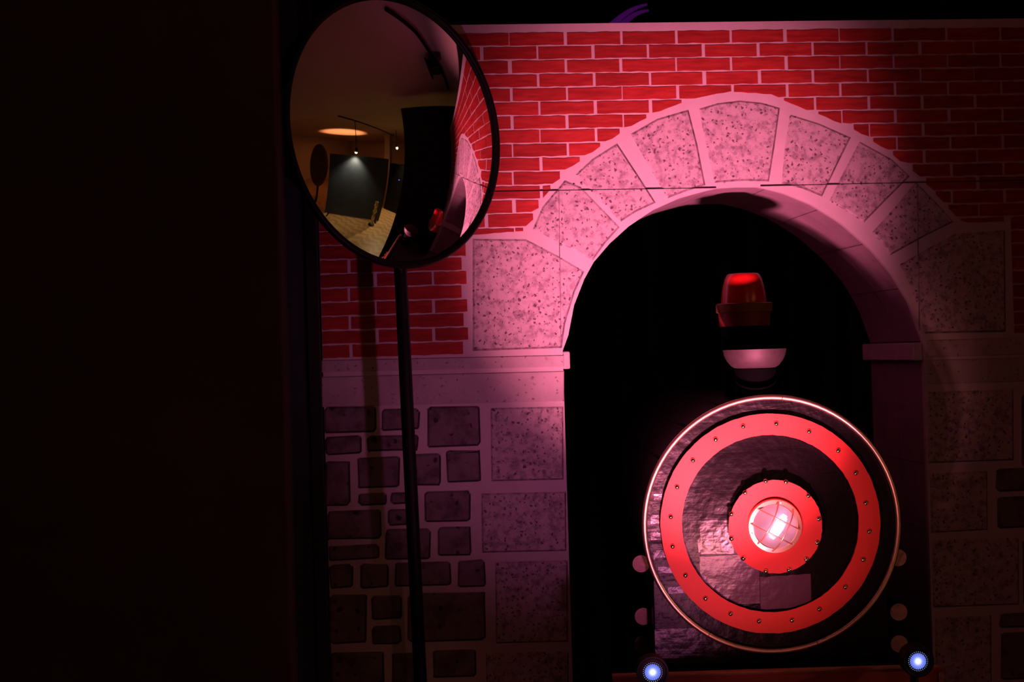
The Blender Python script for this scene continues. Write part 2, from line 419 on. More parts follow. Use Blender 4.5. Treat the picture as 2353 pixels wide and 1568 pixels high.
# rubble stones
RL = [(55, 85, 340, 230), (365, 95, 575, 215), (610, 85, 900, 305), (60, 243, 265, 345), (290, 240, 570, 330), (715, 318, 905, 495),
      (60, 375, 200, 620), (235, 355, 470, 528), (500, 340, 690, 515), (240, 550, 400, 618), (415, 545, 560, 608), (595, 540, 850, 710),
      (70, 645, 370, 805), (400, 635, 560, 728), (385, 745, 635, 912), (670, 730, 855, 890), (80, 830, 360, 915), (85, 935, 215, 1065),
      (250, 930, 410, 1065), (435, 925, 745, 1060), (775, 910, 930, 1060), (88, 1095, 290, 1365), (310, 1100, 480, 1235), (315, 1265, 475, 1370),
      (510, 1092, 930, 1355), (95, 1405, 385, 1590), (420, 1410, 600, 1590), (640, 1395, 880, 1550)]
for i, a in enumerate(RL):
    x0, y0 = cr(a[0], a[1], 2.347, 720, 900); x1, y1 = cr(a[2], a[3], 2.347, 720, 900)
    P = rounded(x0, y0, x1, y1, min(9, (y1 - y0) * .3), i)
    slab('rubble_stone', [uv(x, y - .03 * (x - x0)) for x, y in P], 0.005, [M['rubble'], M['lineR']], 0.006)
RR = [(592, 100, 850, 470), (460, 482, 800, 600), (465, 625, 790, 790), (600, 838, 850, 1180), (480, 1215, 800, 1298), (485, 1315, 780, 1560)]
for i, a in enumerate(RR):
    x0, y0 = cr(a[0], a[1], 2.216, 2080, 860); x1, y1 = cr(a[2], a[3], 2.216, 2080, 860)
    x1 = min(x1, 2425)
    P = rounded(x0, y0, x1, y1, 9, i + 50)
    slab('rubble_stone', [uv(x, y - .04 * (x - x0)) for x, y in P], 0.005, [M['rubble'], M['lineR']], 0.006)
# plain stone bands over the masonry
def band(x0, x1, ya, yb, sl):
    slab('stone_band', [uv(x0, ya), uv(x1, ya + sl * (x1 - x0)), uv(x1, yb + sl * (x1 - x0)), uv(x0, yb)], 0.004, [M['band']], 0.003)
band(738, 1296, 828, 856, -.022); band(738, 1296, 866, 936, -.024)
band(2128, 2420, 782, 822, -.03); band(2128, 2420, 828, 884, -.03)
# board seams
def seam(p, q, wd=0.0009):
    a, b = Vector(uv(*p)), Vector(uv(*q)); d = (b - a).normalized(); nrm = Vector((-d.y, d.x)) * wd
    slab('board_seam', [tuple(a - nrm), tuple(b - nrm), tuple(b + nrm), tuple(a + nrm)], 0.0052, [M['black']])
seam((1000, 443), (1645, 432)); seam((1747, 428), (2400, 413))
def seam2(p, q):
    a, b = Vector(uv(*p)), Vector(uv(*q)); d = (b - a).normalized(); nrm = Vector((-d.y, d.x)) * .0008
    slab('board_seam', [tuple(a - nrm), tuple(b - nrm), tuple(b + nrm), tuple(a + nrm)], 0.0046, [M['line']])
seam2((1284, 440), (1289, 800)); seam2((2107, 425), (2112, 760))
# nail heads near the arch
for x, y in ((1319, 426), (1336, 423), (1366, 427), (1289, 563), (1664, 419), (1949, 415)):
    p = on(x, y); link('nail_head', lathe_me([(0.0, -.001), (.0035, -.001), (.0035, 0)], 10, 'y'), M['line'], wall, (p.x, -.0042, p.z))

# soffit: the depth of the tunnel mouth, in panels
DEP = 0.50
def soffit_panel(name, pts, y0, y1, th=0.012):
    v, f = [], []; n = len(pts)
    nr = []
    for i in range(n):
        a = Vector(pts[max(i - 1, 0)]); b = Vector(pts[min(i + 1, n - 1)]); e = (b - a).normalized(); nr.append(Vector((-e.y, e.x)))
    cu = sum(p[0] for p in pts) / n; cv = sum(p[1] for p in pts) / n
    for y in (y0, y1):
        for off in (0, th):
            for p, k in zip(pts, nr): v.append((p[0] + k.x * off - cu, y - y0, p[1] + k.y * off - cv))
    A, Bq, Cq, D = 0, n, 2 * n, 3 * n
    for i in range(n - 1):
        f += [(A + i, A + i + 1, Cq + i + 1, Cq + i), (Bq + i, Bq + i + 1, D + i + 1, D + i), (A + i, A + i + 1, Bq + i + 1, Bq + i), (Cq + i, Cq + i + 1, D + i + 1, D + i)]
    f += [(A, Bq, D, Cq), (A + n - 1, Bq + n - 1, D + n - 1, Cq + n - 1)]
    o = link(name, mesh(v, f), M['soffit'], wall, (cu, y0, cv)); auto_smooth(o, 30); return o
# resample arch path
def resample(pts, n):
    L = [0]
    for a, b in zip(pts[:-1], pts[1:]): L.append(L[-1] + (Vector(b) - Vector(a)).length)
    out = []
    for k in range(n + 1):
        s = L[-1] * k / n
        for i in range(len(pts) - 1):
            if L[i] <= s <= L[i + 1] + 1e-9:
                t = (s - L[i]) / (L[i + 1] - L[i]); out.append(tuple(Vector(pts[i]).lerp(Vector(pts[i + 1]), t))); break
    return out
AP = resample(arch, 54)
def shrink(pts, e=0.0012):
    p = list(pts); a, b = Vector(p[0]), Vector(p[1]); p[0] = tuple(a + (b - a).normalized() * e)
    a, b = Vector(p[-1]), Vector(p[-2]); p[-1] = tuple(a + (b - a).normalized() * e); return p
for i in range(9):
    pts = shrink(AP[i * 6:i * 6 + 7])
    soffit_panel('soffit_panel', pts, 0.018, 0.24); soffit_panel('soffit_panel', pts, 0.2424, DEP)
jtop_l, jtop_r = arch[0][1], arch[-1][1]
for side, u, tp in ((1, jl, jtop_l), (-1, jr, jtop_r)):
    zs = [tp - .001, 1.11, 0.90, 0.68, 0.42, 0.0]
    for a, b in zip(zs[:-1], zs[1:]):
        pts = [(u, b + .0012), (u, a - .0012)] if side == 1 else [(u, a - .0012), (u, b + .0012)]
        soffit_panel('jamb_panel', pts, 0.018, 0.24); soffit_panel('jamb_panel', pts, 0.2424, DEP)
# impost ledges
pz = on(1305, 808).z; pb = on(1305, 848).z
box('impost_ledge', (jl - .0, 0.004, pb), (jl + 0.022, DEP, pz), M['ledge'], wall, .003)
pz = on(2105, 788).z; pb = on(2105, 829).z
box('impost_ledge', (jr - 0.030, 0.004, pb), (jr, DEP, pz), M['ledge'], wall, .003)
# timber braces behind the flat
for u in (uL + .1, jl - .12, jr + .12, uR - .05):
    box('brace', (u - .025, .018, 0), (u + .025, .06, vTop - .02), M['blackwarm'], wall)

# ------------------------------------------------------------------ the rest of the room
CEIL = 3.0
tag(box('floor', (-4, -9, -0.06), (10, 2.2, 0), M['floor']), kind='structure')
sf = tag(box('floor_stage', (-1.6, -1.75, 0.0), (2.2, 2.15, 0.004), M['stagefloor']), kind='structure')
tag(box('ceiling', (-4, -9, CEIL), (10, 1.3, CEIL + .06), M['ceiling']), kind='structure')
# pleated black drape behind the tunnel
v, f = [], []; nn = 160
for i in range(nn + 1):
    x = -3 + 7.5 * i / nn; y = 2.0 + .03 * math.sin(i * 1.9) + .015 * math.sin(i * .7)
    v += [(x, y, 0), (x, y, 4.2), (x, y + .006, 0), (x, y + .006, 4.2)]
for i in range(nn):
    a = 4 * i; f += [(a, a + 4, a + 5, a + 1), (a + 2, a + 6, a + 7, a + 3), (a, a + 4, a + 6, a + 2), (a + 1, a + 5, a + 7, a + 3)]
tag(link('wall_rear', mesh(v, f), M['drape']), kind='structure')
tag(box('wall_right', (2.15, -1.05, 0), (2.19, 0.3, 2.84), M['black']), kind='structure')
tag(box('wall_far', (9.6, -9, 0), (9.7, 1.3, CEIL), M['roomwall']), kind='structure')
tag(box('wall_front', (-4, -9.1, 0), (10, -9.0, CEIL), M['roomwall']), kind='structure')
# masking panel near the camera and the navy flat beside the brickwork
edge = at(655, 800, 1.7)
lf = box('wall_left', (edge.x - 2.2, edge.y - .02, 0), (edge.x, edge.y + .02, 2.7), M['blackwarm']); tag(lf, kind='structure')
e2 = at(738, 900, 4.15); e3 = at(712, 900, 4.15)
tag(box('wall_side', (e3.x - 1.6, e3.y - .015, 0), (e3.x, e3.y + .015, 2.62), M['navy']), kind='structure')
po = box('trim_1', (e3.x + .001, e3.y - .03, 0), (e2.x, e3.y + .045, 2.60), M['black']); tag(po, kind='structure')

# ------------------------------------------------------------------ locomotive
LP = at(1771, 1204, 3.9); LB = Vector((LP.x, LP.y, 0)); LR = Vector((R0.x, R0.y, 0)); LF = Vector((math.sin(YAW), math.cos(YAW), 0))
loco = empty('toy_locomotive', (LB.x, LB.y, 0), -YAW)
tag(loco, 'black taped locomotive front with red rings and copper hoop filling the tunnel mouth', 'locomotive')
def loc(x, y, yl=0.0):
    """point of the photograph on the plane yl behind the smokebox face, in the locomotive's own axes"""
    r = ray(x, y); t = (yl + (LB - C).dot(LF)) / r.dot(LF); p = C + r * t - LB
    return Vector((p.dot(LR), p.dot(LF), p.z))
def lpart(name, me, m, lc=(0, 0, 0), parent=loco, smooth=None):
    o = link(name, me, m, parent, lc)
    if smooth: auto_smooth(o, smooth)
    return o
def lbox(name, lo, hi, m, parent=loco, bev=0): return box(name, lo, hi, m, parent, bev)
HC = loc(1771, 1204, 0); HZ = HC.z; HX = HC.x
RH = 291 * 3.9 / FPX
b_ = lpart('boiler', lathe_me([(RH * .97, 0.03), (RH * .97, 1.55)], 64, 'y'), M['boiler'], (HX, 0, HZ), smooth=30)
# rivet rows along the boiler
for ang in (108, 128, 148, 168):
    a = math.radians(ang); vv2, ff2 = [], []
    for k in range(14):
        c = Vector((RH * .97 * math.cos(a), .10 + .045 * k, RH * .97 * math.sin(a))); o_ = len(vv2); r = .006
        for d in ((1, 0, 0), (-1, 0, 0), (0, 1, 0), (0, -1, 0), (0, 0, 1), (0, 0, -1)): vv2.append(c + Vector(d) * r)
        for t3 in ((0, 2, 4), (2, 1, 4), (1, 3, 4), (3, 0, 4), (2, 0, 5), (1, 2, 5), (3, 1, 5), (0, 3, 5)): ff2.append(tuple(o_ + q for q in t3))
    tag(lpart('rivet_row', mesh(vv2, ff2), M['fixture'], (HX, 0, HZ)), kind='stuff')
# smokebox face: flat rim then a shallow cone
def prof(r): return 0.0 if r > .245 else -0.028 * min(1, (.245 - r) / .14)
face = lpart('smokebox_door', lathe_me([(RH * .985, .03), (RH * .985, 0.0), (.245, 0.0), (.21, prof(.21)), (.16, prof(.16)), (.105, prof(.105)), (.102, prof(.1)), (.102, -.066), (0, -.066)], 72, 'y'), M['tape'], (HX, 0, HZ), smooth=25)
def tape_strip(cx, cz, wd, ht, rot, m, proj=True, nx=8, nz=5, y=0.0, lift=.0012):
    v, f = [], []; c, s = math.cos(rot), math.sin(rot)
    for j in range(nz + 1):
        for i in range(nx + 1):
            a, b = (i / nx - .5) * wd, (j / nz - .5) * ht
            if j in (0, nz): b += random.uniform(-.0015, .0015)
            x, z = cx + a * c - b * s, cz + a * s + b * c
            yy = (prof(math.hypot(x, z)) if proj else y) - lift - random.uniform(0, .0006)
            v.append((x - cx, yy, z - cz))
    n0 = len(v)
    v += [(p[0], p[1] + .0007, p[2]) for p in v]
    for j in range(nz):
        for i in range(nx):
            a = j * (nx + 1) + i; q = (a, a + 1, a + nx + 2, a + nx + 1); f += [q, tuple(k + n0 for k in q)]
    rim = list(range(nx + 1)) + [(j + 1) * (nx + 1) - 1 for j in range(1, nz + 1)] + [nz * (nx + 1) + i for i in range(nx - 1, -1, -1)] + [j * (nx + 1) for j in range(nz - 1, 0, -1)]
    for a, b in zip(rim, rim[1:] + rim[:1]): f.append((a, b, b + n0, a + n0))
    return lpart('tape_strip', mesh(v, f), m, (HX + cx, 0, HZ + cz))
sc = 3.87 / FPX
def tp(x0, y0, x1, y1, rot=0, m='tape', **kw):
    tape_strip(((x0 + x1) / 2 - 1771) * sc, (1204 - (y0 + y1) / 2) * sc, (x1 - x0) * sc, (y1 - y0) * sc, math.radians(rot + 1.7), M[m], **kw)
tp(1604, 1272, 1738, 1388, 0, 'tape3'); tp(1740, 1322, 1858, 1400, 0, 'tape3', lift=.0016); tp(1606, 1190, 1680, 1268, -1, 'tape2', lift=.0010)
tp(1600, 1120, 1690, 1188, 1, 'tape'); tp(1645, 1035, 1860, 1095, 0, 'tape', lift=.0008); tp(1892, 1090, 1955, 1300, 0, 'tape')
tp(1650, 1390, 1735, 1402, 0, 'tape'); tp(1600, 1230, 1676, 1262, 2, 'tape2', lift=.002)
for k in range(12):                     # narrow strips of the outer rim, left side
    y = 1110 + k * 21 + random.uniform(-4, 4)
    dx = math.sqrt(max(0, 283 ** 2 - (y - 1204) ** 2)); di = math.sqrt(max(0, 240 ** 2 - (y - 1204) ** 2))
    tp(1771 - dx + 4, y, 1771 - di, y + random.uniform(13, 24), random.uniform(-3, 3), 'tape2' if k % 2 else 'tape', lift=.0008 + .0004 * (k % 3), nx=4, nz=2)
for (x0, y0, x1, y1) in ((1600, 1400, 1735, 1440), (1740, 1440, 1850, 1480), (1640, 1452, 1734, 1476), (1690, 925, 1850, 942), (1860, 945, 1920, 965)):
    tp(x0, y0, x1, y1, 0, 'tape', lift=.0009)
# copper hoop in three lengths
def hoop(a0, a1):
    pts = []; n = max(8, int(abs(a1 - a0) / 4))
    for i in range(n + 1):
        a = math.radians(a0 + (a1 - a0) * i / n); pts.append((RH * math.cos(a), 0, RH * math.sin(a)))
    o = lpart('hoop_length', tube_me(pts, .0078, 12), M['copper'], (HX, -.012, HZ)); auto_smooth(o, 50)
def ang(x, y): return math.degrees(math.atan2(1204 - y, x - 1771)) + 1.2
aa, ab, ac = ang(1810, 915), ang(1613, 1450), ang(1862, 1484)
hoop(aa + .15, ab + 360 - .15 if ab < aa else ab - .15); hoop(ab + .15, ac - .15); hoop(ac + .15, aa - .15)
# red rings
def annulus(r0, r1, th, n=120, wob=.0007, seed=1):
    rnd = random.Random(seed); v, f = [], []
    for i in range(n):
        a = 2 * PI * i / n; ra = r0 + rnd.uniform(-wob, wob) if r0 else 0; rb = r1 + rnd.uniform(-wob, wob)
        for r, y in ((ra, 0), (rb, 0), (rb, th), (ra, th)): v.append((r * math.cos(a), y, r * math.sin(a)))
    for i in range(n):
        j = (i + 1) % n
        for k in range(4): f.append((4 * i + k, 4 * j + k, 4 * j + (k + 1) % 4, 4 * i + (k + 1) % 4))
    return mesh(v, f)
RY = -.020
c1 = loc(1770.5, 1203.5, RY); ring = lpart('outer_ring', annulus(203.5 * 3.88 / FPX, 252.5 * 3.88 / FPX, .006), M['red'], (c1.x, RY, c1.z))
DY = -.070
c2 = loc(1782, 1211, DY); disc = lpart('inner_ring', annulus(.052, 107.5 * 3.83 / FPX, .006, seed=4), M['red'], (c2.x, DY, c2.z))
riv_me = lathe_me([(.0072, 0.0), (.0068, -.003), (.0052, -.0058), (.0027, -.0072), (0, -.0077)], 14, 'y')
riv_me.materials.append(M['steel'])
for p in riv_me.polygons: p.use_smooth = True
ORV = [(784, 215), (956, 256), (1108, 356), (1200, 474), (1252, 631), (1270, 780), (1239, 928), (1145, 1071), (1009, 1187), (866, 1245), (693, 1250), (544, 1211),
       (413, 1131), (308, 1010), (241, 858), (231, 703), (264, 547), (347, 407), (466, 298), (610, 229)]
IRV = [(728, 516), (834, 520), (951, 592), (1006, 714), (998, 838), (941, 926), (851, 981), (729, 988), (611, 920), (550, 816), (549, 688), (621, 576)]
for lst, par, yy in ((ORV, ring, RY), (IRV, disc, DY)):
    for x, y in lst:
        p = loc(1440 + x / 2.279, 880 + y / 2.279, yy - .003)
        o = bpy.data.objects.new('rivet', riv_me); col.objects.link(o); o.parent = par; o.location = (p.x - par.location.x, 0.0, p.z - par.location.z)
# caged headlamp
hl = loc(1781, 1210, DY - .012); s3 = 3.82 / FPX
lampb = lpart('headlamp', lathe_me([(.072, .012), (.0735, .004), (.0735, -.012), (.071, -.016), (.0605, -.017), (.059, -.012), (.059, .002), (.0, .006)], 56, 'y'), M['brass'], (hl.x, DY, hl.z), smooth=40)
refl = plain('lamp_reflector', (0.9, 0.82, 0.86), .35, .3)
lpart('reflector', lathe_me([(.058, -.004), (.03, .002), (0, .004)], 40, 'y'), refl, parent=lampb, smooth=40)
# ribbed glass dome
lv, lf_ = [], []; NA = 144; NR = 30
for k in range(NR + 1):
    t = k / NR; r = .0575 * math.sin(t * PI / 2); h = -.012 - .040 * math.cos(t * PI / 2) ** .8
    for i in range(NA):
        a = 2 * PI * i / NA; dh = (.0010 if k % 2 else 0) if r < .030 else .0009 * math.cos(48 * a) * min(1, (r - .03) / .006)
        lv.append((r * math.cos(a), h + dh, r * math.sin(a)))
for k in range(NR):
    for i in range(NA): lf_.append((k * NA + i, k * NA + (i + 1) % NA, (k + 1) * NA + (i + 1) % NA, (k + 1) * NA + i))
lens_me = mesh(lv, lf_)
bm = bmesh.new(); bm.from_mesh(lens_me); bmesh.ops.remove_doubles(bm, verts=bm.verts, dist=1e-6); bmesh.ops.recalc_face_normals(bm, faces=bm.faces); bm.to_mesh(lens_me); bm.free()
gl, gt, gb = newmat('ribbed_clear_glass')
gb.inputs['Transmission Weight'].default_value = 1; gb.inputs['Roughness'].default_value = .06; gb.inputs['IOR'].default_value = 1.35; gb.inputs['Base Color'].default_value = (1, .92, .95, 1)
lpart('lens', lens_me, gl, parent=lampb, smooth=80)
bulbm = emit('lit_bulb', (1.0, 0.55, 0.86), 2.0)
lpart('bulb', tube_me([(.006 + .018 * t, -.018 - .002 * (1 - t * t), .028 * t * 1.0) for t in (-1, -.6, 0, .6, 1)], [.006, .012, .014, .012, .006], 12), bulbm, parent=lampb, smooth=60)
ca, sa = math.cos(math.radians(-28)), math.sin(math.radians(-28))
for fam in (0, 1):
    for off in (-.022, .022):
        pts = []
        half = math.sqrt(.066 ** 2 - off ** 2)
        for i in range(13):
            t = -1 + 2 * i / 12; s_ = t * half
            h = -.016 - .044 * (1 - abs(t) ** 3.2)
            a, b = (s_, off) if fam == 0 else (off, s_)
            pts.append((a * ca - b * sa, h - .0012 * fam, a * sa + b * ca))
        lpart('cage_bar', tube_me(pts, .0021, 8), M['brass'], parent=lampb, smooth=60)
for k in range(3):
    a = math.radians(75 + 120 * k)
    lpart('screw', lathe_me([(.004, 0), (.0035, -.002), (0, -.0024)], 10, 'y'), M['brass'], (.066 * math.cos(a), -.016, .066 * math.sin(a)), parent=lampb, smooth=60)
# taped box under the boiler
bl = loc(1501, 1400, .012); br = loc(2043, 1400, .012); bz = loc(1771, 1527, .012).z
lbox('taped_box', (bl.x, .012, bz), (br.x, 1.3, HZ - .02), M['tape'], bev=.004)
def tb(x0, y0, x1, y1, m='tape'):
    p = loc(x0, y0, .012); q = loc(x1, y1, .012); cx, cz = (p.x + q.x) / 2 - HX, (p.z + q.z) / 2 - HZ
    tape_strip(cx, cz, abs(q.x - p.x), abs(p.z - q.z), 0, M[m], proj=False, y=.012)
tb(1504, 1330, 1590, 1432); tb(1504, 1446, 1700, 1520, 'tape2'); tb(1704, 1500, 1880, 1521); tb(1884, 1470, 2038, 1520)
lbox('underframe', (bl.x + .08, .06, 0.0), (br.x - .08, 1.25, bz), M['chimney'])
# buffer beam
d1 = loc(1408, 1560, -.13); d2 = loc(2166, 1535, -.13); zt = loc(1787, 1539, -.13).z
beam = lbox('buffer_beam', (d1.x, -.13, zt - .26), (d2.x, -.105, zt - .008), M['beam'])
lbox('beam_cap', (d1.x - .002, -.137, zt - .007), (d2.x + .002, -.118, zt), M['beamtrim'], beam, .001).location -= beam.location
cp2 = lbox('beam_bead', (d1.x - .001, -.1335, zt - .0105), (d2.x + .001, -.1305, zt - .0078), M['beamtrim'], beam); cp2.location -= beam.location
for xa, xb in ((d1.x, d1.x + .013), (d2.x - .013, d2.x)):
    e_ = lbox('beam_end_strip', (xa, -.137, zt - .26), (xb, -.1305, zt - .019), M['beamtrim'], beam); e_.location -= beam.location
    sr = lpart('screw', lathe_me([(.0028, 0), (.0028, -.0015), (0, -.0018)], 10, 'y'), M['line'], Vector(((xa + xb) / 2, -.137, zt - .032)) - beam.location, parent=beam)
for x in (bl.x + .09, br.x - .09):
    lbox('beam_bracket', (x - .03, -.105, zt - .2), (x + .03, .075, zt - .12), M['chimney'])
for x in (bl.x + .02, br.x - .02):
    lbox('beam_leg', (x - .02, -.10, 0), (x + .02, -.06, zt - .02), M['chimney'])
# side pipes with sawn ends
for x, y, yl in ((1473, 1296, .10), (1478, 1417, .10), (1477, 1481, .22), (2063, 1282, .10), (2065, 1407, .10), (2066, 1480, .14)):
    p = loc(x, y, yl); r = 20 * (3.9 + yl) / FPX
    pp = lpart('side_pole', lathe_me([(r, 0), (r, 1.0 - yl)], 24, 'y'), M['chimney'], (p.x, yl, p.z), smooth=40)
    lpart('pole_end', lathe_me([(0, -.002), (r * .985, -.002), (r * .985, 0.0)], 24, 'y'), M['wood'], parent=pp)
# chimney and its bowl
cy = .10; k4 = (3.9 + cy) / FPX
ct = loc(1735, 846, cy); cb = loc(1737, 915, cy); rim = loc(1735.5, 803, cy)
zb = HZ + RH * .97 * .9
lpart('chimney', lathe_me([(46 * k4, zb - ct.z), (47 * k4, cb.z - ct.z), (48 * k4, -.002)], 40), M['chimney'], (ct.x, cy, ct.z), smooth=40)
hh = rim.z - ct.z
lpart('chimney_bowl', lathe_me([(0, -.002), (46 * k4, .0), (55 * k4, .14 * hh), (64 * k4, .40 * hh), (70 * k4, .70 * hh), (72.5 * k4, hh), (70 * k4, hh), (66 * k4, .68 * hh), (40 * k4, .3 * hh), (0, .25 * hh)], 48), M['silver'], (ct.x, cy, ct.z), smooth=50)

# warning beacon behind the chimney
by = .35; k5 = (3.9 + by) / FPX
def bz_(y): return loc(1711, y, by).z
bo = loc(1711, 750, by); bw = LB + LR * bo.x + LF * by
beacon = empty('warning_beacon', (bw.x, bw.y, HZ + RH * .97), -YAW); zb0 = HZ + RH * .97
tag(beacon, 'red domed warning beacon with brown collar standing behind the silver chimney bowl', 'beacon')
def bl_(name, prof_, m, sm=40): lpart(name, lathe_me([(r * k5, z - zb0) for r, z in prof_], 48), m, parent=beacon, smooth=sm)
bl_('black_stand', [(50, zb0), (50, bz_(800)), (54, bz_(790)), (56, bz_(748))], M['chimney'])
bl_('base', [(57, bz_(750)), (60, bz_(717)), (0, bz_(716))], M['beaconbase'])
bl_('collar', [(0, bz_(718)), (63, bz_(718)), (64, bz_(716)), (64.5, bz_(699)), (62, bz_(697)), (0, bz_(696))], M['collar'])
bl_('dome', [(52.5, bz_(698)), (52, bz_(690)), (50, bz_(672)), (47, bz_(656)), (43, bz_(642)), (38, bz_(632)), (34, bz_(629)), (0, bz_(627.5))], M['beacon'], 60)

# ------------------------------------------------------------------ two LED lamps on posts
def lens_mat():
    m, t, b = newmat('blue_led_lens'); b.inputs['Base Color'].default_value = (.01, .012, .05, 1); b.inputs['Roughness'].default_value = .5; b.inputs['Specular IOR Level'].default_value = .1
    tc = N(t, 'ShaderNodeTexCoord'); ln = N(t, 'ShaderNodeVectorMath', operation='LENGTH'); t.links.new(tc.outputs['Object'], ln.inputs[0])
    r = ramp(t, [(0.0, (1, 1, 1)), (.20, (1, 1, 1)), (.36, (.30, .40, 1)), (.52, (.13, .18, .95)), (1, (.085, .12, .72))]); mr = N(t, 'ShaderNodeMapRange'); mr.inputs['From Max'].default_value = .031
    t.links.new(ln.outputs['Value'], mr.inputs['Value']); t.links.new(mr.outputs[0], r.inputs[0]); t.links.new(r.outputs[0], b.inputs['Emission Color'])
    b.inputs['Emission Strength'].default_value = 1.0
    return m
M['lens'] = lens_mat(); M['led'] = emit('led_dot', (.40, .50, 1.0), .8)
def led_lamp(x, y, label):
    d = 3.66; p = at(x, y, d); k = d / FPX
    base = Vector((p.x, p.y + .03, .0))
    t = empty('led_lamp', base, -YAW - math.atan((x - 1176) / FPX) * .0)
    tag(t, label, 'lamp', 'LED lamps in front of the buffer beam')
    z = p.z; r = 30 * k
    lpart('housing', lathe_me([(r, -.052), (r * 1.08, -.056), (r * 1.2, -.056), (r * 1.23, -.050), (r * 1.20, -.01), (r * .9, .02), (r * .55, .035), (0, .036)], 40, 'y'), M['fixture'], (0, 0, z), parent=t, smooth=40)
    ln = lpart('lens', lathe_me([(r * 1.01, .004), (r, 0), (r * .6, -.002), (0, -.003)], 40, 'y'), M['lens'], (0, -.050, z), parent=t, smooth=60)
    v, f = [], []
    for ri, n in ((.36, 14), (.48, 19), (.60, 24), (.72, 29)):
        for q in range(n):
            a = 2 * PI * q / n; cx, cz = r * ri * math.cos(a), r * ri * math.sin(a); o_ = len(v); rr = .0011 * (1.15 - .35 * ri)
            for s_ in range(6):
                b = PI / 3 * s_; v.append((cx + rr * math.cos(b), -.0030, cz + rr * math.sin(b)))
            v.append((cx, -.0036, cz))
            for s_ in range(6): f.append((o_ + s_, o_ + (s_ + 1) % 6, o_ + 6))
    tag(lpart('led_dots', mesh(v, f), M['led'], parent=ln), kind='stuff')
    lpart('post', lathe_me([(.011, 0.012), (.011, z - .035)], 16), M['fixture'], (0, -.012, 0), parent=t, smooth=40)
    lpart('foot', lathe_me([(.07, 0.0), (.07, .008), (.02, .014), (0, .014)], 32), M['fixture'], parent=t, smooth=40)
led_lamp(1500, 1541, 'round blue-white LED lamp in black housing, left end of the red beam')
led_lamp(2106, 1516, 'round blue-white LED lamp on black post, right end of the red beam')

# ------------------------------------------------------------------ convex mirror on a leaning pole
MD = 4.08
mc = at(915, 301, MD)
pA, pB = at(920, 612, MD + .06), at(966, 1568, MD + .06)
dirp = (pA - pB).normalized(); foot = pB - dirp * (pB.z / dirp.z)
az = math.radians(39.3); pitch = math.radians(1.0)
nrm = Vector((math.sin(az) * math.cos(pitch), -math.cos(az) * math.cos(pitch), math.sin(pitch)))
upv = (dirp - nrm * dirp.dot(nrm)).normalized(); rgt = upv.cross(nrm)   # x, y=-normal... local frame
mir = empty('convex_mirror', foot); tag(mir, 'round convex safety mirror with black rubber rim on a chipped black pole', 'mirror')
AR = .383; RC = .90; cosm = math.sqrt(RC * RC - AR * AR)
MW = Matrix(((rgt.x, upv.x, nrm.x), (rgt.y, upv.y, nrm.y), (rgt.z, upv.z, nrm.z))).to_4x4()
prof_m = [(RC * math.sin(t), RC * math.cos(t) - cosm) for t in [math.asin(AR / RC) * (1 - k / 24) for k in range(25)]]
prof_m[-1] = (0, RC - cosm)
def mpart(name, me, m, sm):
    me.transform(MW); o = link(name, me, m, mir, mc - foot); auto_smooth(o, sm); return o
gm = lathe_me([(r, h) for r, h in prof_m], 128)
bm = bmesh.new(); bm.from_mesh(gm); bmesh.ops.delete(bm, geom=[f_ for f_ in bm.faces if len(f_.verts) > 4], context='FACES')
for f_ in bm.faces:
    if f_.normal.z < 0: f_.normal_flip()
bm.to_mesh(gm); bm.free()
mpart('mirror_glass', gm, M['mirror'], 80)
rimp = [(AR + .004 + .010 * math.cos(2 * PI * k / 14), .0 + .012 * math.sin(2 * PI * k / 14)) for k in range(14)]
mpart('rim', lathe_me(rimp, 96, close=True), M['rubber'], 60)
mpart('back_shell', lathe_me([(AR, -.006), (AR * .8, -.018), (.12, -.03), (.05, -.05), (0, -.05)], 64), M['fixture'], 60)
bracket_c = mc - nrm * .045
ptop = foot + dirp * ((bracket_c.z - .02 - foot.z) / dirp.z)
tube('bracket', [bracket_c - foot, ptop - foot], .014, M['fixture'], mir)
tube('pole', [Vector((0, 0, .02)), (ptop - foot) * .5, ptop - foot], .0192, M['pole'], mir, 20)
lpart('base_plate', lathe_me([(.17, 0), (.17, .015), (.15, .022), (.03, .03), (0, .03)], 40), M['fixture'], (0, 0, .0), parent=mir, smooth=40)

# ------------------------------------------------------------------ stage spotlights on the floor (they make the pink and red light)
def par_can(p, aim, colr, label):
    t = empty('stage_spotlight', (p.x, p.y, 0)); tag(t, label, 'spotlight')
    d = (aim - p).normalized(); q = d.to_track_quat('Z', 'Y').to_matrix().to_4x4(); c = p - Vector((p.x, p.y, 0))
    me = lathe_me([(.062, -.16), (.078, -.15), (.082, -.02), (.086, -.02), (.086, -.008), (.074, -.008), (.070, -.03), (.066, -.11), (0, -.115)], 32); me.transform(q)
    lpart('can', me, M['fixture'], c, t, 40)
    me = lathe_me([(.068, -.035), (0, -.035)], 32); me.transform(q); lpart('lens', me, emit('lens_' + label[:4], colr, 2.0), c, t)
    for s in (-1, 1):
        tube('yoke_arm', [c + Vector((.092 * s, .0, -.02)) - d * .07, Vector((.095 * s, -.08, .02)), Vector((.02 * s, -.08, .012))], .008, M['fixture'], t, 8)
    lpart('foot', box_me(.24, .2, .012, .003), M['fixture'], (0, -.06, .006), t)
par_can(LAMP, AIM, (1, .25, .5), 'pink stage spotlight on the floor in front of the tunnel')
par_can(LAMP2, AIM2, (1, .35, .3), 'salmon stage spotlight on the floor facing the locomotive')

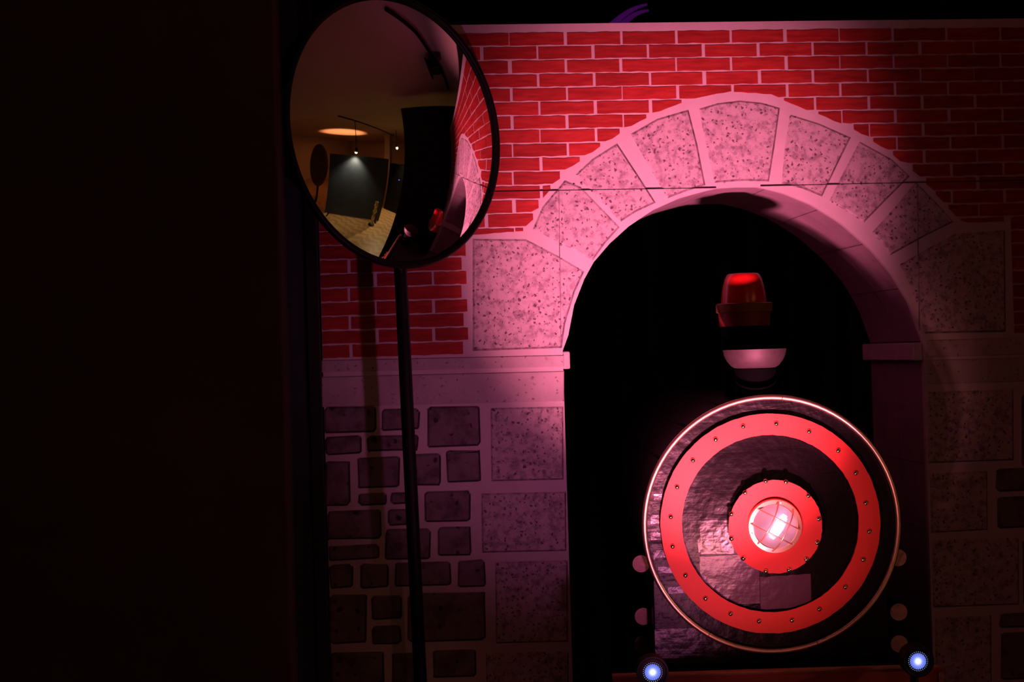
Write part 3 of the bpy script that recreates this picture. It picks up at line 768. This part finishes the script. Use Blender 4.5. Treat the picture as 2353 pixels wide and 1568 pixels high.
# ------------------------------------------------------------------ what the mirror shows: the room behind
# blue partition
pa, pb_ = Vector((2.75, -3.95, 0)), Vector((4.10, -2.32, 0)); dv = (pb_ - pa); Lp = dv.length; rz = math.atan2(dv.y, dv.x)
bp = empty('blue_partition', (pa + pb_) / 2, rz); tag(bp, 'blue-grey room partition reflected in the left of the mirror', 'partition')
lpart('panel', box_me(Lp, .05, 1.95, .004), M['bluepanel'], (0, 0, .995), bp)
for s in (-1, 1): lpart('foot', box_me(.05, .5, .02), M['fixture'], (s * (Lp / 2 - .15), 0, .01), bp)
# white pillar and doorway
pl = empty('pillar', (6.3, -3.35, 0)); tag(pl, 'cream pillar beyond the blue partition in the mirror', 'pillar')
lpart('shaft', box_me(.34, .34, CEIL - .16, .01), M['roomwall'], (0, 0, CEIL / 2), pl); lpart('plinth', box_me(.40, .40, .08, .01), M['roomwall'], (0, 0, .04), pl); lpart('cap', box_me(.40, .40, .08, .01), M['roomwall'], (0, 0, CEIL - .04), pl)
cab = empty('tall_cabinet', (5.7, -2.35, 0), 0); tag(cab, 'tall black equipment cabinet reflected beside the pillar', 'cabinet')
lpart('body', box_me(.5, 1.0, 1.8, .01), M['black'], (0, 0, .9), cab)
for s in (-1, 1):
    dd = lpart('door', box_me(.02, .48, 1.7, .004), M['fixture'], (-.262, s * .245, .9), cab); lpart('handle', box_me(.02, .015, .14, .003), M['steel'], (-.02, -s * .19, 0), dd)
lpart('indicator_light', box_me(.01, .03, .03), emit('blue_indicator', (.1, .2, 1), 2.5), (-.28, .08, 1.25), cab)
# crumpled gold foil stand
gp = Vector((3.60, -2.33, 0)); gs = empty('foil_roll', gp); tag(gs, 'crumpled gold foil roll standing against the blue partition', 'foil roll')
pr = []; rnd = random.Random(3)
for k in range(13): pr.append((rnd.uniform(.035, .075), .03 + k * .06))
o = lpart('foil', lathe_me(pr, 12), M['gold'], (0, 0, 0), gs)
for v_ in o.data.vertices: v_.co += Vector((rnd.uniform(-.012, .012), rnd.uniform(-.012, .012), 0))
lpart('stand', lathe_me([(.12, 0), (.12, .02), (.02, .03), (0, .03)], 20), M['fixture'], (0, 0, 0), gs)
# round padded prop
rp = empty('oval_padded_board', (2.2, -3.8, 0), math.radians(30)); tag(rp, 'tall oval brown padded board at the far left of the mirror', 'board')
pm_ = lathe_me([(0, -.05), (.42, -.05), (.46, 0), (.42, .05), (.34, .06), (.24, .03), (0, .03)], 40, 'y'); pm_.transform(Matrix.Diagonal((.62, 1, 1.35, 1)))
rb = lpart('pad', pm_, M['brown'], (0, 0, 1.62), rp, 40)
lpart('post', box_me(.06, .06, 1.02), M['fixture'], (0, -.08, .53), rp); lpart('foot', box_me(.5, .4, .02), M['fixture'], (0, -.08, .01), rp)
# warm track spots
track = tag(box('light_track', (2.4, -3.12, CEIL - .03), (6.6, -3.08, CEIL), M['fixture']), 'thin black lighting track on the ceiling of the room', 'track')
def track_spot(p, drop, aim, watt, label):
    t = empty('track_spotlight', p); tag(t, label, 'spotlight', 'track spotlights'); p = Vector(p); c = Vector((0, 0, -drop))
    d = (Vector(aim) - p - c).normalized(); q = d.to_track_quat('Z', 'Y').to_matrix().to_4x4()
    lpart('stem', lathe_me([(.012, -drop), (.012, 0)], 10), M['fixture'], (0, 0, 0), t, 40)
    me = lathe_me([(.04, -.1), (.05, -.09), (.055, .03), (.048, .03), (.044, .0), (0, .0)], 24); me.transform(q); lpart('head', me, M['fixture'], c, t, 40)
    me = lathe_me([(.043, .01), (.046, .035), (.036, .06), (.02, .072), (0, .076)], 20); me.transform(q); lpart('bulb', me, emit('warm_bulb', (1, .74, .36), 14), c, t, 60)
    spot('track_beam', p + c + d * .10, aim, (1.0, .70, .36), watt, 110, .8, .04)
track_spot((3.15, -3.1, CEIL - .03), .86, (3.32, -3.4, 0.6), 55, 'lit track spotlight above the blue partition')
track_spot((5.13, -2.37, CEIL), .60, (4.2, -1.6, 0), 140, 'lit ceiling spotlight near the cream pillar')
hw = empty('fill_spotlight', (LAMP3.x, LAMP3.y - .02, CEIL)); tag(hw, 'added red fill spotlight, out of view behind the camera', 'spotlight')  # made-up fixture that carries the red fill
dq = (AIM3 - LAMP3).normalized(); qq = dq.to_track_quat('Z', 'Y').to_matrix().to_4x4()
lpart('stem', lathe_me([(.012, -.42), (.012, 0)], 10), M['fixture'], (0, 0, 0), hw, 40)
me = lathe_me([(.05, -.18), (.07, -.16), (.075, -.01), (.068, -.01), (.062, -.05), (0, -.05)], 24); me.transform(qq); lpart('head', me, M['fixture'], (0, .02, LAMP3.z - CEIL), hw, 40)
me = lathe_me([(.06, -.04), (0, -.036)], 24); me.transform(qq); lpart('lens', me, emit('red_lens', (1, .2, .2), 2), (0, .02, LAMP3.z - CEIL), hw)
up = empty('floor_uplight', (4.9, -5.1, 0)); tag(up, 'orange floor uplight behind the blue partition', 'uplight')
lpart('can', lathe_me([(.09, 0), (.09, .2), (.08, .2), (.075, .14), (0, .14)], 24), M['fixture'], (0, 0, 0), up, 40)
lpart('lens', lathe_me([(.074, .16), (0, .165)], 24), emit('orange_lens', (1, .35, .1), 3), (0, 0, 0), up)
spot('orange_beam', (4.9, -5.1, .22), (5.1, -5.5, CEIL), (1, .33, .12), 900, 54, .6, .03)
# fixture and cable on the ceiling over the stage
tag(tube('ceiling_cable', [(.45, -.30, CEIL - .02), (.75, -.16, CEIL - .035), (1.0, -.10, CEIL - .03), (1.4, .04, CEIL - .03), (1.9, .15, CEIL - .02)], .022, M['fixture'], n=8), 'thick black cable along the ceiling seen at the top of the mirror', 'cable')
fx = empty('ceiling_floodlight', (1.16, -.10, CEIL)); tag(fx, 'black box floodlight on the ceiling at the top of the mirror', 'floodlight')
lpart('body', box_me(.14, .16, .10, .01), M['fixture'], (0, 0, -.11), fx); lpart('bracket', box_me(.03, .03, .06), M['fixture'], (0, 0, -.03), fx); lpart('shade', box_me(.2, .03, .12, .003), M['fixture'], (0, -.09, -.12), fx)
# added glowing tubes standing in for purple light on a ceiling pipe
pm = emit('purple_light_glow', (.30, .02, .48), .11)
rl = empty('purple_light_streaks', on(1440, 70, .9)); tag(rl, 'purple light on a ceiling pipe, put in as glowing strips above the brick wall', 'light streaks')
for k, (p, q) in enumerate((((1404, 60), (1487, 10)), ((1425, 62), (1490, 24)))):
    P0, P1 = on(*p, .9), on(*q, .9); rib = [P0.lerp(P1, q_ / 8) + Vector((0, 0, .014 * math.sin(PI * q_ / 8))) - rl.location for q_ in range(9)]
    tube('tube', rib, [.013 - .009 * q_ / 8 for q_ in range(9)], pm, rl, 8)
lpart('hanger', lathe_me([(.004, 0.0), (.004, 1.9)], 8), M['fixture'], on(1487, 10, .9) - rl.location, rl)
